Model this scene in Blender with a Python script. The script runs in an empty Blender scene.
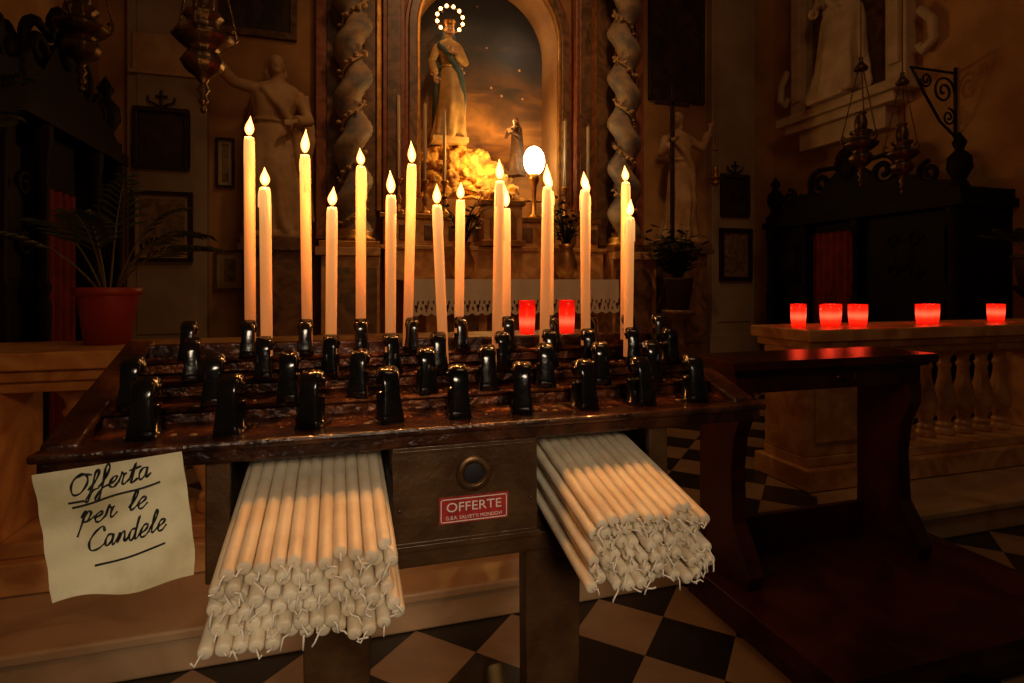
import bpy, bmesh, math, random
from mathutils import Vector, Matrix
random.seed(7)
sc = bpy.context.scene
pi = math.pi
try:
    sc.view_settings.view_transform = 'Standard'
except Exception:
    pass

# ------------------------------------------------------------------ materials
def mat(name, c1, c2=None, rough=.6, metal=0., scale=6., detail=5., bump=0., bscale=None,
        emit=None, es=0., coat=0., sss=0., lo=.35, hi=.65, dist=0., spec=.5):
    m = bpy.data.materials.new(name); m.use_nodes = True
    nt = m.node_tree; N = nt.nodes; L = nt.links
    b = N['Principled BSDF']
    b.inputs['Roughness'].default_value = rough
    b.inputs['Metallic'].default_value = metal
    b.inputs['Coat Weight'].default_value = coat
    b.inputs['Specular IOR Level'].default_value = spec
    b.inputs['Base Color'].default_value = (*c1, 1)
    tc = N.new('ShaderNodeTexCoord')
    if c2:
        n = N.new('ShaderNodeTexNoise'); n.inputs['Scale'].default_value = scale
        n.inputs['Detail'].default_value = detail; n.inputs['Distortion'].default_value = dist
        r = N.new('ShaderNodeValToRGB')
        r.color_ramp.elements[0].position = lo; r.color_ramp.elements[1].position = hi
        r.color_ramp.elements[0].color = (*c1, 1); r.color_ramp.elements[1].color = (*c2, 1)
        L.new(tc.outputs['Object'], n.inputs['Vector']); L.new(n.outputs['Fac'], r.inputs['Fac'])
        L.new(r.outputs['Color'], b.inputs['Base Color'])
    if bump:
        n2 = N.new('ShaderNodeTexNoise'); n2.inputs['Scale'].default_value = bscale or scale * 4
        n2.inputs['Detail'].default_value = 6
        bp = N.new('ShaderNodeBump'); bp.inputs['Strength'].default_value = bump
        bp.inputs['Distance'].default_value = .01
        L.new(tc.outputs['Object'], n2.inputs['Vector']); L.new(n2.outputs['Fac'], bp.inputs['Height'])
        L.new(bp.outputs['Normal'], b.inputs['Normal'])
    if emit:
        b.inputs['Emission Color'].default_value = (*emit, 1)
        b.inputs['Emission Strength'].default_value = es
    if sss:
        b.inputs['Subsurface Weight'].default_value = sss
        b.inputs['Subsurface Radius'].default_value = (.02, .01, .005)
        b.inputs['Subsurface Scale'].default_value = 1.
    return m

M_wall = mat('ochre_plaster', (.30, .145, .050), (.54, .30, .115), .9, scale=1.6, detail=8, bump=.3, bscale=9)
M_wall2 = mat('grey_plaster', (.32, .24, .155), (.46, .36, .24), .9, scale=1.6, bump=.2, bscale=9)
M_ceil = mat('ceiling_plaster', (.3, .22, .14), (.38, .3, .2), .9)
M_marble = mat('warm_marble', (.46, .20, .065), (.78, .45, .18), .32, scale=5, detail=9, dist=1.6, bump=.08, bscale=20)
M_step = mat('step_marble', (.40, .25, .13), (.60, .42, .25), .4, scale=3, detail=9, dist=1.2)
M_redmarble = mat('red_marble', (.20, .055, .025), (.36, .13, .06), .35, scale=5, detail=9, dist=2.5)
M_darkmarble = mat('dark_marble', (.10, .055, .03), (.28, .15, .07), .35, scale=4, detail=9, dist=2.5)
M_twist = mat('grey_stucco', (.19, .18, .17), (.46, .32, .19), .6, scale=7, bump=.5, bscale=25)
M_gold = mat('gilding', (.62, .33, .09), (.38, .18, .045), .4, .8, scale=12, bump=.3)
M_statue = mat('stone_statue', (.42, .26, .12), (.60, .40, .20), .7, scale=6, bump=.2)
M_whitestone = mat('white_stone', (.50, .36, .22), (.66, .51, .34), .6, scale=6, bump=.2)
M_blackwood = mat('black_wood', (.005, .0022, .0012), (.012, .005, .0025), .6, scale=8, spec=.12)
M_redwood = mat('dark_mahogany', (.024, .004, .002), (.066, .013, .006), .3, scale=5, detail=8, dist=1, bump=.1)
M_curtain = mat('red_curtain', (.24, .015, .010), (.14, .009, .006), .8, scale=10)
M_stand = mat('brown_painted_metal', (.050, .021, .007), (.11, .052, .018), .36, .2, scale=14, detail=8, bump=.25, bscale=60)
M_rim = mat('worn_dark_lacquer', (.020, .006, .003), (.13, .042, .013), .24, .2, scale=16, detail=9, bump=.4, bscale=70, lo=.42, hi=.75, coat=.3)
M_tier = mat('lacquer_rusty', (.024, .007, .003), (.24, .065, .013), .22, .5, scale=26, detail=8, bump=.5, bscale=90, lo=.42, hi=.7)
M_oldwax = mat('old_wax_drips', (.16, .08, .03), (.24, .13, .05), .4, scale=20)
M_clip = mat('black_gloss_iron', (.003, .0025, .002), (.010, .007, .005), .16, .2, scale=30, bump=.08, bscale=60, coat=.8)
M_wax = mat('white_wax', (.68, .55, .38), (.84, .72, .54), .42, scale=20, sss=.25)
M_wick = mat('wick_cotton', (.85, .75, .6), (.9, .82, .7), .9, scale=30)
M_wickb = mat('burnt_wick', (.02, .012, .008), None, .9)
M_paper = mat('sign_paper', (.60, .50, .28), (.86, .77, .50), .85, scale=14, detail=8, bump=.35, bscale=18, lo=.3, hi=.56)
M_ink = mat('black_ink', (.008, .008, .01), None, .5)
M_label = mat('red_label', (.45, .03, .025), (.30, .02, .02), .4, scale=60)
M_lwhite = mat('label_white', (.75, .66, .56), None, .5)
M_dark = mat('dark_hole', (.004, .003, .003), None, .7)
M_steel = mat('worn_brown_brass', (.09, .045, .018), (.20, .11, .05), .4, .8, scale=60)
M_silver = mat('aged_silver', (.35, .25, .15), (.18, .12, .07), .3, .9, scale=20, bump=.3)
M_dsilver = mat('dark_bronze', (.08, .05, .025), (.16, .10, .05), .35, .8, scale=20, bump=.3)
M_iron = mat('wrought_iron', (.02, .015, .01), None, .5, .6)
M_redcore = mat('votive_flame_glow', (1, .3, .1), None, .5, emit=(1, .36, .12), es=16)
M_pot = mat('red_plastic_pot', (.34, .035, .018), (.25, .024, .014), .45, scale=5)
M_dpot = mat('dark_clay_pot', (.04, .02, .012), (.06, .03, .016), .6, scale=5)
M_soil = mat('potting_soil', (.03, .018, .01), (.06, .035, .02), .95, scale=40, bump=.6)
M_leaf = mat('palm_leaf', (.022, .034, .008), (.055, .062, .018), .5, scale=12, spec=.25)
M_stem = mat('palm_stem', (.08, .06, .02), (.12, .09, .03), .6, scale=12)
M_canvas = mat('dark_canvas', (.012, .007, .004), (.06, .03, .014), .5, scale=5, dist=1)
M_print = mat('faded_print', (.34, .24, .13), (.14, .09, .05), .6, scale=9, dist=1.5)
M_mount = mat('picture_mount', (.44, .32, .18), (.54, .41, .24), .7, scale=7)
M_frame = mat('dark_frame', (.018, .009, .005), (.045, .024, .012), .4, scale=12)
M_frameg = mat('worn_gilt_frame', (.22, .12, .04), (.10, .05, .02), .4, .4, scale=18)
M_cloth = mat('altar_linen', (.84, .74, .58), (.92, .84, .70), .9, scale=60)
M_rock = mat('grotto_rock', (.85, .50, .11), (.30, .14, .035), .8, scale=9, bump=1., bscale=22)
M_skin = mat('painted_skin', (.7, .42, .24), None, .5)
M_robe = mat('gilt_white_robe', (.74, .50, .20), (.50, .31, .10), .5, scale=9)
M_mantle = mat('blue_mantle', (.06, .13, .16), (.12, .20, .21), .5, scale=9)
M_brown = mat('brown_habit', (.06, .03, .015), (.12, .06, .03), .8, scale=9)
M_bulb = mat('halo_bulb', (1, .6, .25), None, .4, emit=(1, .48, .14), es=9)
M_globe = mat('opal_globe_lit', (1, .9, .7), None, .4, emit=(1, .78, .42), es=12)
M_altcandle = mat('ivory_altar_candle', (.62, .48, .28), (.7, .55, .34), .5, scale=9)

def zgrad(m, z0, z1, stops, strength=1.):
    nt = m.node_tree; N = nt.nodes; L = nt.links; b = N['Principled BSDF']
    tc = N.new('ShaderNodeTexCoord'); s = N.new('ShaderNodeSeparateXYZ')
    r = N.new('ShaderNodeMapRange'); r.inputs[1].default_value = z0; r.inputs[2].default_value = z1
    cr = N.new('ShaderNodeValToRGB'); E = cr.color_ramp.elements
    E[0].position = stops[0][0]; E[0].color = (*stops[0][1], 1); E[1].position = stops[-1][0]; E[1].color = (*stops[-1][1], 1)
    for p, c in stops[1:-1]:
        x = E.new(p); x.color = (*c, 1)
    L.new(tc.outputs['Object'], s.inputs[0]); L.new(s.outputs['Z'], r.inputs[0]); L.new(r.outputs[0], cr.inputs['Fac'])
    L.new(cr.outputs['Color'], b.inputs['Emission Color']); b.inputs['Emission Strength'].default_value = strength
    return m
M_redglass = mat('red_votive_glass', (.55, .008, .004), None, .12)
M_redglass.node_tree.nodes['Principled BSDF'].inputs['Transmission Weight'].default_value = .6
zgrad(M_redglass, 0, .12, [(0, (.35, .003, .001)), (.25, (.9, .03, .007)), (.46, (1.0, .17, .07)), (.70, (.8, .02, .005)), (1, (.25, .003, .001))], .95)  # glow of the inner flame painted onto the glass as emission, brightest near mid-height

def flame_mat():
    m = bpy.data.materials.new('candle_flame'); m.use_nodes = True
    nt = m.node_tree; N = nt.nodes; L = nt.links; N.clear()
    o = N.new('ShaderNodeOutputMaterial'); e = N.new('ShaderNodeEmission'); t = N.new('ShaderNodeBsdfTransparent')
    a = N.new('ShaderNodeAddShader'); lw = N.new('ShaderNodeLayerWeight'); lw.inputs['Blend'].default_value = .35
    r = N.new('ShaderNodeValToRGB')
    r.color_ramp.elements[0].color = (1, .46, .10, 1); r.color_ramp.elements[1].color = (1, .13, .008, 1)
    mp = N.new('ShaderNodeMapRange'); mp.inputs[1].default_value = 0; mp.inputs[2].default_value = 1
    mp.inputs[3].default_value = 4.5; mp.inputs[4].default_value = .7
    L.new(lw.outputs['Facing'], r.inputs['Fac']); L.new(r.outputs['Color'], e.inputs['Color'])
    L.new(lw.outputs['Facing'], mp.inputs[0]); L.new(mp.outputs[0], e.inputs['Strength'])
    L.new(e.outputs[0], a.inputs[0]); L.new(t.outputs[0], a.inputs[1]); L.new(a.outputs[0], o.inputs['Surface'])
    return m
M_flame = flame_mat()

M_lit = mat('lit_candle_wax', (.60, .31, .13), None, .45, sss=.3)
zgrad(M_lit, -.30, 0, [(0, (.26, .068, .016)), (.5, (.42, .130, .030)), (.8, (.62, .24, .060)), (1, (1., .50, .15))], 1.)  # flame glow in the wax painted as emission, brighter towards the tip

def checker():
    m = bpy.data.materials.new('checker_marble_tiles'); m.use_nodes = True
    nt = m.node_tree; N = nt.nodes; L = nt.links; b = N['Principled BSDF']
    tc = N.new('ShaderNodeTexCoord'); mp = N.new('ShaderNodeMapping')
    mp.inputs['Rotation'].default_value = (0, 0, math.radians(45))
    mp.inputs['Location'].default_value = (.2385, .13, .05)
    ck = N.new('ShaderNodeTexChecker'); ck.inputs['Scale'].default_value = 1 / .235
    n = N.new('ShaderNodeTexNoise'); n.inputs['Scale'].default_value = 4; n.inputs['Detail'].default_value = 8; n.inputs['Distortion'].default_value = 1.5
    r1 = N.new('ShaderNodeValToRGB'); r1.color_ramp.elements[0].color = (.20, .12, .07, 1); r1.color_ramp.elements[1].color = (.44, .30, .18, 1)
    r2 = N.new('ShaderNodeValToRGB'); r2.color_ramp.elements[0].color = (.006, .005, .004, 1); r2.color_ramp.elements[1].color = (.028, .022, .016, 1)
    mx = N.new('ShaderNodeMix'); mx.data_type = 'RGBA'
    L.new(tc.outputs['Object'], mp.inputs[0]); L.new(mp.outputs[0], ck.inputs['Vector'])
    L.new(tc.outputs['Object'], n.inputs['Vector'])
    L.new(n.outputs['Fac'], r1.inputs['Fac']); L.new(n.outputs['Fac'], r2.inputs['Fac'])
    L.new(ck.outputs['Fac'], mx.inputs[0]); L.new(r1.outputs['Color'], mx.inputs[6]); L.new(r2.outputs['Color'], mx.inputs[7])
    L.new(mx.outputs[2], b.inputs['Base Color']); b.inputs['Roughness'].default_value = .3
    return m
M_floor = checker()

def mural():
    m = bpy.data.materials.new('niche_sky_mural'); m.use_nodes = True
    nt = m.node_tree; N = nt.nodes; L = nt.links; b = N['Principled BSDF']
    tc = N.new('ShaderNodeTexCoord'); s = N.new('ShaderNodeSeparateXYZ')
    mpp = N.new('ShaderNodeMapping'); mpp.inputs['Scale'].default_value = (.7, 1, 1.6); mpp.inputs['Rotation'].default_value = (0, .5, 0)
    n = N.new('ShaderNodeTexNoise'); n.inputs['Scale'].default_value = 2.0; n.inputs['Detail'].default_value = 7; n.inputs['Distortion'].default_value = .8
    md = N.new('ShaderNodeMath'); md.operation = 'MULTIPLY_ADD'; md.inputs[1].default_value = 1.6
    r = N.new('ShaderNodeMapRange'); r.inputs[1].default_value = 2.5; r.inputs[2].default_value = 5.3
    cr = N.new('ShaderNodeValToRGB'); E = cr.color_ramp.elements
    E[0].position = .0; E[0].color = (.60, .26, .05, 1); E[1].position = 1; E[1].color = (.030, .038, .055, 1)
    for p, c in ((.22, (.60, .28, .07, 1)), (.36, (.22, .10, .035, 1)), (.46, (.60, .30, .09, 1)), (.57, (.22, .12, .06, 1)), (.68, (.10, .075, .06, 1)), (.8, (.045, .05, .06, 1))):
        e = E.new(p); e.color = c
    vo = N.new('ShaderNodeTexVoronoi'); vo.inputs['Scale'].default_value = 7
    lt = N.new('ShaderNodeMath'); lt.operation = 'LESS_THAN'; lt.inputs[1].default_value = .11
    gt = N.new('ShaderNodeMath'); gt.operation = 'GREATER_THAN'; gt.inputs[1].default_value = 3.35
    ml = N.new('ShaderNodeMath'); ml.operation = 'MULTIPLY'
    mx = N.new('ShaderNodeMix'); mx.data_type = 'RGBA'; mx.inputs[7].default_value = (.95, .5, .2, 1)
    L.new(tc.outputs['Object'], vo.inputs['Vector']); L.new(vo.outputs['Distance'], lt.inputs[0])
    L.new(s.outputs['Z'], gt.inputs[0]); L.new(lt.outputs[0], ml.inputs[0]); L.new(gt.outputs[0], ml.inputs[1])
    L.new(tc.outputs['Object'], mpp.inputs[0]); L.new(mpp.outputs[0], n.inputs['Vector']); L.new(tc.outputs['Object'], s.inputs[0])
    L.new(n.outputs['Fac'], md.inputs[0]); L.new(s.outputs['Z'], md.inputs[2])
    L.new(md.outputs[0], r.inputs[0]); L.new(r.outputs[0], cr.inputs['Fac'])
    L.new(ml.outputs[0], mx.inputs[0]); L.new(cr.outputs['Color'], mx.inputs[6]); L.new(mx.outputs[2], b.inputs['Base Color'])
    b.inputs['Roughness'].default_value = .7
    return m
M_mural = mural()

# ------------------------------------------------------------------ builder
class B:
    def __init__(s): s.v = []; s.f = []; s.m = []; s.s = []
    def add(s, vs, fs, m=0, sm=False):
        o = len(s.v); s.v.extend([tuple(v) for v in vs])
        for f in fs:
            s.f.append([i + o for i in f]); s.m.append(m); s.s.append(sm)
    def box(s, x0, x1, y0, y1, z0, z1, m=0):
        s.add([(x0,y0,z0),(x1,y0,z0),(x1,y1,z0),(x0,y1,z0),(x0,y0,z1),(x1,y0,z1),(x1,y1,z1),(x0,y1,z1)],
              [(0,3,2,1),(4,5,6,7),(0,1,5,4),(1,2,6,5),(2,3,7,6),(3,0,4,7)], m)
    def lathe(s, prof, c=(0,0,0), m=0, n=24, sm=True, fn=None):
        vs = []; fs = []
        for k, (r, z) in enumerate(prof):
            for i in range(n):
                a = 2*pi*i/n; rr = max(r, 1e-4)
                if fn: rr *= fn(a, z)
                vs.append((c[0]+rr*math.cos(a), c[1]+rr*math.sin(a), c[2]+z))
        for k in range(len(prof)-1):
            for i in range(n):
                j = (i+1) % n
                fs.append((k*n+i, k*n+j, (k+1)*n+j, (k+1)*n+i))
        fs.append(tuple(reversed(range(n)))); fs.append(tuple((len(prof)-1)*n+i for i in range(n)))
        s.add(vs, fs, m, sm)
    def tube(s, pts, rad, m=0, n=8, flat=None, sm=True, up=None):
        P = [Vector(p) for p in pts]; K = len(P)
        if not isinstance(rad, (list, tuple)): rad = [rad]*K
        vs = []; fs = []; prev = None
        for k in range(K):
            t = (P[min(k+1, K-1)] - P[max(k-1, 0)]).normalized()
            if prev is None:
                u = Vector(up) if up else (Vector((0,0,1)) if abs(t.z) < .9 else Vector((1,0,0)))
                prev = u
            u = (prev - t*prev.dot(t))
            if u.length < 1e-6: u = t.orthogonal()
            u.normalize(); prev = u; w = t.cross(u)
            for i in range(n):
                a = 2*pi*i/n
                fx = flat if flat else 1
                vs.append(P[k] + u*(math.cos(a)*rad[k]) + w*(math.sin(a)*rad[k]*fx))
        for k in range(K-1):
            for i in range(n):
                j = (i+1) % n
                fs.append((k*n+i, k*n+j, (k+1)*n+j, (k+1)*n+i))
        fs.append(tuple(reversed(range(n)))); fs.append(tuple((K-1)*n+i for i in range(n)))
        s.add(vs, fs, m, sm)
    def ell(s, c, r, m=0, nu=16, nv=10, rot=None):
        if not isinstance(r, (list, tuple)): r = (r, r, r)
        vs = []; fs = []
        for k in range(nv+1):
            ph = pi*k/nv
            for i in range(nu):
                a = 2*pi*i/nu
                v = Vector((r[0]*math.sin(ph)*math.cos(a), r[1]*math.sin(ph)*math.sin(a), -r[2]*math.cos(ph)))
                if rot: v = rot @ v
                vs.append(v + Vector(c))
        for k in range(nv):
            for i in range(nu):
                j = (i+1) % nu
                fs.append((k*nu+i, k*nu+j, (k+1)*nu+j, (k+1)*nu+i))
        s.add(vs, fs, m, True)
    def prism(s, poly, ax, a, b, m=0, sm=False):
        def P(p, t):
            return {'x': (t, p[0], p[1]), 'y': (p[0], t, p[1]), 'z': (p[0], p[1], t)}[ax]
        n = len(poly)
        vs = [P(p, a) for p in poly] + [P(p, b) for p in poly]
        fs = [tuple(range(n)), tuple(reversed(range(n, 2*n)))]
        for i in range(n):
            j = (i+1) % n; fs.append((i, n+i, n+j, j))
        s.add(vs, fs, m, sm)
    def xf(s, i0, M):
        for i in range(i0, len(s.v)): s.v[i] = tuple(M @ Vector(s.v[i]))
    def make(s, name, mats, bevel=0, parent=None, loc=(0,0,0), rotz=0, remesh=0, subsurf=0):
        me = bpy.data.meshes.new(name)
        me.from_pydata(s.v, [], s.f)
        for i, p in enumerate(me.polygons):
            p.material_index = s.m[i]; p.use_smooth = s.s[i]
        bm = bmesh.new(); bm.from_mesh(me)
        bmesh.ops.remove_doubles(bm, verts=bm.verts, dist=1e-6)
        bmesh.ops.recalc_face_normals(bm, faces=bm.faces)
        bm.to_mesh(me); bm.free()
        for mm in mats: me.materials.append(mm)
        ob = bpy.data.objects.new(name, me); sc.collection.objects.link(ob)
        ob.location = loc; ob.rotation_euler = (0, 0, rotz)
        if remesh:
            md = ob.modifiers.new('r', 'REMESH'); md.mode = 'VOXEL'; md.voxel_size = remesh; md.use_smooth_shade = True
            md2 = ob.modifiers.new('s', 'SMOOTH'); md2.iterations = 2; md2.factor = .5
            dg = bpy.context.evaluated_depsgraph_get()
            m2 = bpy.data.meshes.new_from_object(ob.evaluated_get(dg))
            ob.modifiers.clear(); ob.data = m2
            if not m2.materials:
                for mm in mats: m2.materials.append(mm)
        if bevel:
            md = ob.modifiers.new('bevel', 'BEVEL'); md.width = bevel; md.segments = 2
            md.limit_method = 'ANGLE'; md.angle_limit = math.radians(50)
        if parent: ob.parent = parent
        return ob

def empty(name, loc=(0,0,0)):
    e = bpy.data.objects.new(name, None); e.location = loc; sc.collection.objects.link(e); return e

def text(name, body, size, loc, m, parent=None, rot=(pi/2, 0, 0), sx=1):
    cu = bpy.data.curves.new(name, 'FONT'); cu.body = body; cu.size = size; cu.extrude = .0003
    cu.align_x = 'CENTER'; cu.align_y = 'CENTER'
    t = bpy.data.objects.new(name, cu); sc.collection.objects.link(t)
    dg = bpy.context.evaluated_depsgraph_get()
    me = bpy.data.meshes.new_from_object(t.evaluated_get(dg))
    bpy.data.objects.remove(t)
    ob = bpy.data.objects.new(name, me); sc.collection.objects.link(ob)
    me.materials.clear(); me.materials.append(m)
    ob.location = loc; ob.rotation_euler = rot; ob.scale = (sx, 1, 1)
    if parent: ob.parent = parent
    return ob

def light(name, kind, loc, e, col, size=.1, target=None, parent=None, spot=None, blend=.8):
    l = bpy.data.lights.new(name, kind); l.energy = e; l.color = col
    if kind == 'AREA': l.size = size
    else: l.shadow_soft_size = size
    if spot: l.spot_size = math.radians(spot); l.spot_blend = blend
    o = bpy.data.objects.new(name, l); o.location = loc; sc.collection.objects.link(o)
    if target is not None:
        o.rotation_euler = (Vector(target) - Vector(loc)).to_track_quat('-Z', 'Y').to_euler()
    if parent: o.parent = parent
    return o

# ------------------------------------------------------------------ room
b = B(); b.box(-3.2, 6.4, -4, 6.6, -.1, 0); b.make('floor', [M_floor])
b = B(); b.box(-2.098, 5.298, 1.9, 5.998, 0, .13); b.box(-2.098, 5.298, 1.885, 2.02, .10, .134); b.make('step_sanctuary', [M_step], bevel=.008)
b = B(); b.box(1.14, 2.18, 2.02, 2.64, .129, .1335); b.box(-2.098, 5.298, 2.64, 5.998, .129, .1335); b.make('floor_sanctuary', [M_floor])
b = B(); b.box(-2.25, -2.1, 1.0, 6.6, 0, 7); b.make('wall_left', [M_wall])
b = B(); b.box(5.3, 5.45, 1.0, 6.6, 0, 7); b.make('wall_right', [M_wall])
b = B(); b.box(-2.25, 5.45, 1.0, 6.6, 7, 7.15); b.make('ceiling', [M_ceil])

CX, NZ0, SPR, HW = 1.56, 2.07, 3.85, .77
def arch(hw, z0, n=24):
    pts = [(CX - hw, z0)]
    for k in range(1, 8): pts.append((CX - hw, z0 + (SPR - z0)*k/8))
    for k in range(n+1):
        a = pi - pi*k/n; pts.append((CX + hw*math.cos(a), SPR + hw*math.sin(a)))
    for k in range(7, 0, -1): pts.append((CX + hw, z0 + (SPR - z0)*k/8))
    pts.append((CX + hw, z0))
    return pts
A = arch(HW, NZ0)
b = B()
b.box(-2.1, CX-HW, 6.0, 6.6, 0, 7); b.box(CX+HW, 5.3, 6.0, 6.6, 0, 7)
b.box(CX-HW, CX+HW, 6.0, 6.6, 0, NZ0)
top = [(x, z) for x, z in A if z >= SPR - 1e-6]
vs = []; fs = []
for x, z in top:
    vs += [(x, 6.0, z), (x, 6.0, 7), (x, 6.6, z), (x, 6.6, 7)]
for k in range(len(top)-1):
    o = k*4; q = o+4
    fs += [(o, q, q+1, o+1), (o, o+2, q+2, q), (o+2, o+3, q+3, q+2)]
b.add(vs, fs)
b.make('wall_back', [M_wall])
b = B(); b.prism(arch(HW-.002, NZ0), 'y', 6.5, 6.56, 0); b.make('niche_mural', [M_mural])

b = B()
for x0, x1 in ((-1.85, -1.2), (4.3, 4.92)):
    b.box(x0, x1, 5.9, 5.998, .134, 6.998); b.box(x0-.05, x1+.05, 5.86, 5.998, .134, .55); b.box(x0+.08, x1-.08, 5.885, 5.9, .7, 6.4)
b.make('wall_pilasters', [M_wall2], bevel=.01)

def sweep_arch(b, hw, y0, y1, w, m, z0=NZ0):
    i = arch(hw, z0); o = arch(hw+w, z0)
    vs = []; fs = []
    for p, q in zip(i, o):
        vs += [(p[0], y0, p[1]), (q[0], y0, q[1]), (q[0], y1, q[1]), (p[0], y1, p[1])]
    for k in range(len(i)-1):
        a = k*4; c = a+4
        fs += [(a, a+1, c+1, c), (a+1, a+2, c+2, c+1), (a+3, a, c, c+3)]
    fs += [(0, 3, 2, 1), (len(vs)-4, len(vs)-3, len(vs)-2, len(vs)-1)]
    b.add(vs, fs, m)
b = B()
sweep_arch(b, HW, 5.95, 5.998, .035, 2)
sweep_arch(b, HW+.035, 5.92, 5.998, .085, 1)
sweep_arch(b, HW+.12, 5.95, 5.998, .04, 0)
for sgn in (-1, 1):
    def X(d): return CX + sgn*d
    def bx(d0, d1, y0, y1, z0, z1, m): b.box(min(X(d0), X(d1)), max(X(d0), X(d1)), y0, y1, z0, z1, m)
    bx(.94, 1.16, 5.84, 5.998, 1.9, 4.75, 0)
    bx(.98, 1.12, 5.825, 5.84, 1.95, 4.6, 1)
    bx(1.16, 1.22, 5.9, 5.998, 1.9, 4.75, 2)
    bx(1.70, 1.80, 5.88, 5.998, 1.6, 4.75, 0)
    bx(1.22, 1.70, 5.94, 5.998, 1.6, 4.75, 1)
    bx(1.21, 1.78, 5.45, 5.998, .3, .4, 3); bx(1.21, 1.74, 5.5, 5.998, .4, 1.42, 3); bx(1.24, 1.68, 5.485, 5.5, .5, 1.32, 1)
    bx(1.21, 1.79, 5.44, 5.998, 1.42, 1.5, 3); bx(1.21, 1.76, 5.47, 5.998, 1.5, 1.56, 2)
b.box(CX-1.95, CX+1.95, 5.5, 5.998, 4.78, 4.92, 3); b.box(CX-1.9, CX+1.9, 5.58, 5.998, 4.92, 5.2, 0); b.box(CX-2.05, CX+2.05, 5.4, 5.998, 5.2, 5.35, 3)
b.make('altar_retable', [M_redmarble, M_darkmarble, M_gold, M_marble], bevel=.008)

for cx in (CX-1.45, CX+1.45):
    b = B(); vs = []; fs = []; n = 28; K = 150; z0, z1 = 1.66, 4.62
    T = 5.9; d = 1 if cx < CX else -1
    for k in range(K+1):
        t = k/K; z = z0 + (z1-z0)*t; ph = t*2*pi*T*d
        ox, oy = .055*math.cos(ph), .055*math.sin(ph)
        for i in range(n):
            a = 2*pi*i/n; r = .132*(1 + .05*math.sin(9*(a-ph)))
            vs.append((cx+ox+r*math.cos(a), 5.70+oy+r*math.sin(a), z))
    for k in range(K):
        for i in range(n):
            j = (i+1) % n; fs.append((k*n+i, k*n+j, (k+1)*n+j, (k+1)*n+i))
    b.add(vs, fs, 0, True)
    b.lathe([(.21, 1.56), (.21, 1.60), (.17, 1.62), (.19, 1.65), (.14, 1.69)], (cx, 5.70, 0), 1)
    b.lathe([(.14, 4.58), (.16, 4.6), (.15, 4.64), (.2, 4.74), (.22, 4.78)], (cx, 5.70, 0), 1)
    vp = []
    for k in range(140):
        t = k/139; z = z0+.03+(z1-z0-.06)*t; ph = t*2*pi*T*d+pi
        vp.append((cx+.10*math.cos(ph), 5.70+.10*math.sin(ph), z))
    b.tube(vp, .012, 2, 6)
    for k in range(2, 138, 2):
        p = vp[k]; rr = random.uniform(.02, .034)
        q = Vector((p[0]-cx, p[1]-5.70, 0)).normalized()*.018
        b.ell((p[0]+q.x+random.uniform(-.02, .02), p[1]+q.y, p[2]+random.uniform(-.03, .03)), (rr, rr, rr*.7), 2, 8, 5)
    b.make('twisted_column', [M_twist, M_gold, M_statue])

# altar
b = B()
b.box(.15, 2.97, 4.35, 5.995, .134, .3, 1)
b.box(.62, 2.5, 4.98, 5.98, .3, .42, 0); b.box(.72, 2.4, 5.06, 5.98, .42, 1.08, 0)
b.box(.82, 1.2, 5.045, 5.06, .5, 1.0, 2); b.box(1.28, 1.84, 5.045, 5.06, .5, 1.0, 2); b.box(1.92, 2.3, 5.045, 5.06, .5, 1.0, 2)
b.box(.6, 2.54, 4.98, 5.98, 1.08, 1.195, 0)
b.box(.4, 2.72, 5.62, 5.99, 1.195, 1.5, 0); b.box(.36, 2.76, 5.6, 5.99, 1.5, 1.54, 0)
b.box(.4, 2.72, 5.76, 5.99, 1.54, 1.82, 0); b.box(.36, 2.76, 5.74, 5.99, 1.82, 1.87, 3)
for k in range(9):
    x = .55+.25*k; b.box(x, x+.16, 5.745, 5.76, 1.6, 1.76, 2)
b.make('altar', [M_marble, M_step, M_darkmarble, M_gold], bevel=.008)
b = B(); vs = []; fs = []; n = 260
rows = 10
for k in range(rows+1):
    for i in range(n+1):
        u = i/n; x = .575 + 1.99*u
        drop = .30 + .022*abs(math.sin(u*pi*22))
        z = 1.2 - drop*k/rows
        y = 4.965 - .012*math.sin(u*70)*k/rows - .006*math.sin(u*31+1)*k/rows
        vs.append((x, y, z))
for k in range(rows):
    for i in range(n):
        a = k*(n+1)+i
        if k == 6 and (i % 6 in (1, 2)): continue
        if k == 7 and (i % 12 in (4, 5, 6, 7)): continue
        if k == 8 and (i % 12 in (0, 5, 6, 11)): continue
        fs.append((a, a+1, a+n+2, a+n+1))
b.add(vs, fs, 0, True)
b.box(.575, 2.565, 4.965, 5.6, 1.197, 1.203)
b.make('altar_cloth', [M_cloth])
b = B(); b.box(1.36, 1.76, 5.5, 5.74, 1.542, 1.98); b.box(1.33, 1.79, 5.48, 5.735, 1.542, 1.6, 1); b.box(1.33, 1.79, 5.48, 5.735, 1.95, 2.0, 1)
b.prism([(1.42, 1.62), (1.70, 1.62), (1.70, 1.82), (1.64, 1.89), (1.56, 1.92), (1.48, 1.89), (1.42, 1.82)], 'y', 5.485, 5.5, 1)
b.ell((1.56, 5.6, 2.05), (.12, .09, .08), 1)
b.make('tabernacle', [M_marble, M_gold], bevel=.005)

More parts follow.
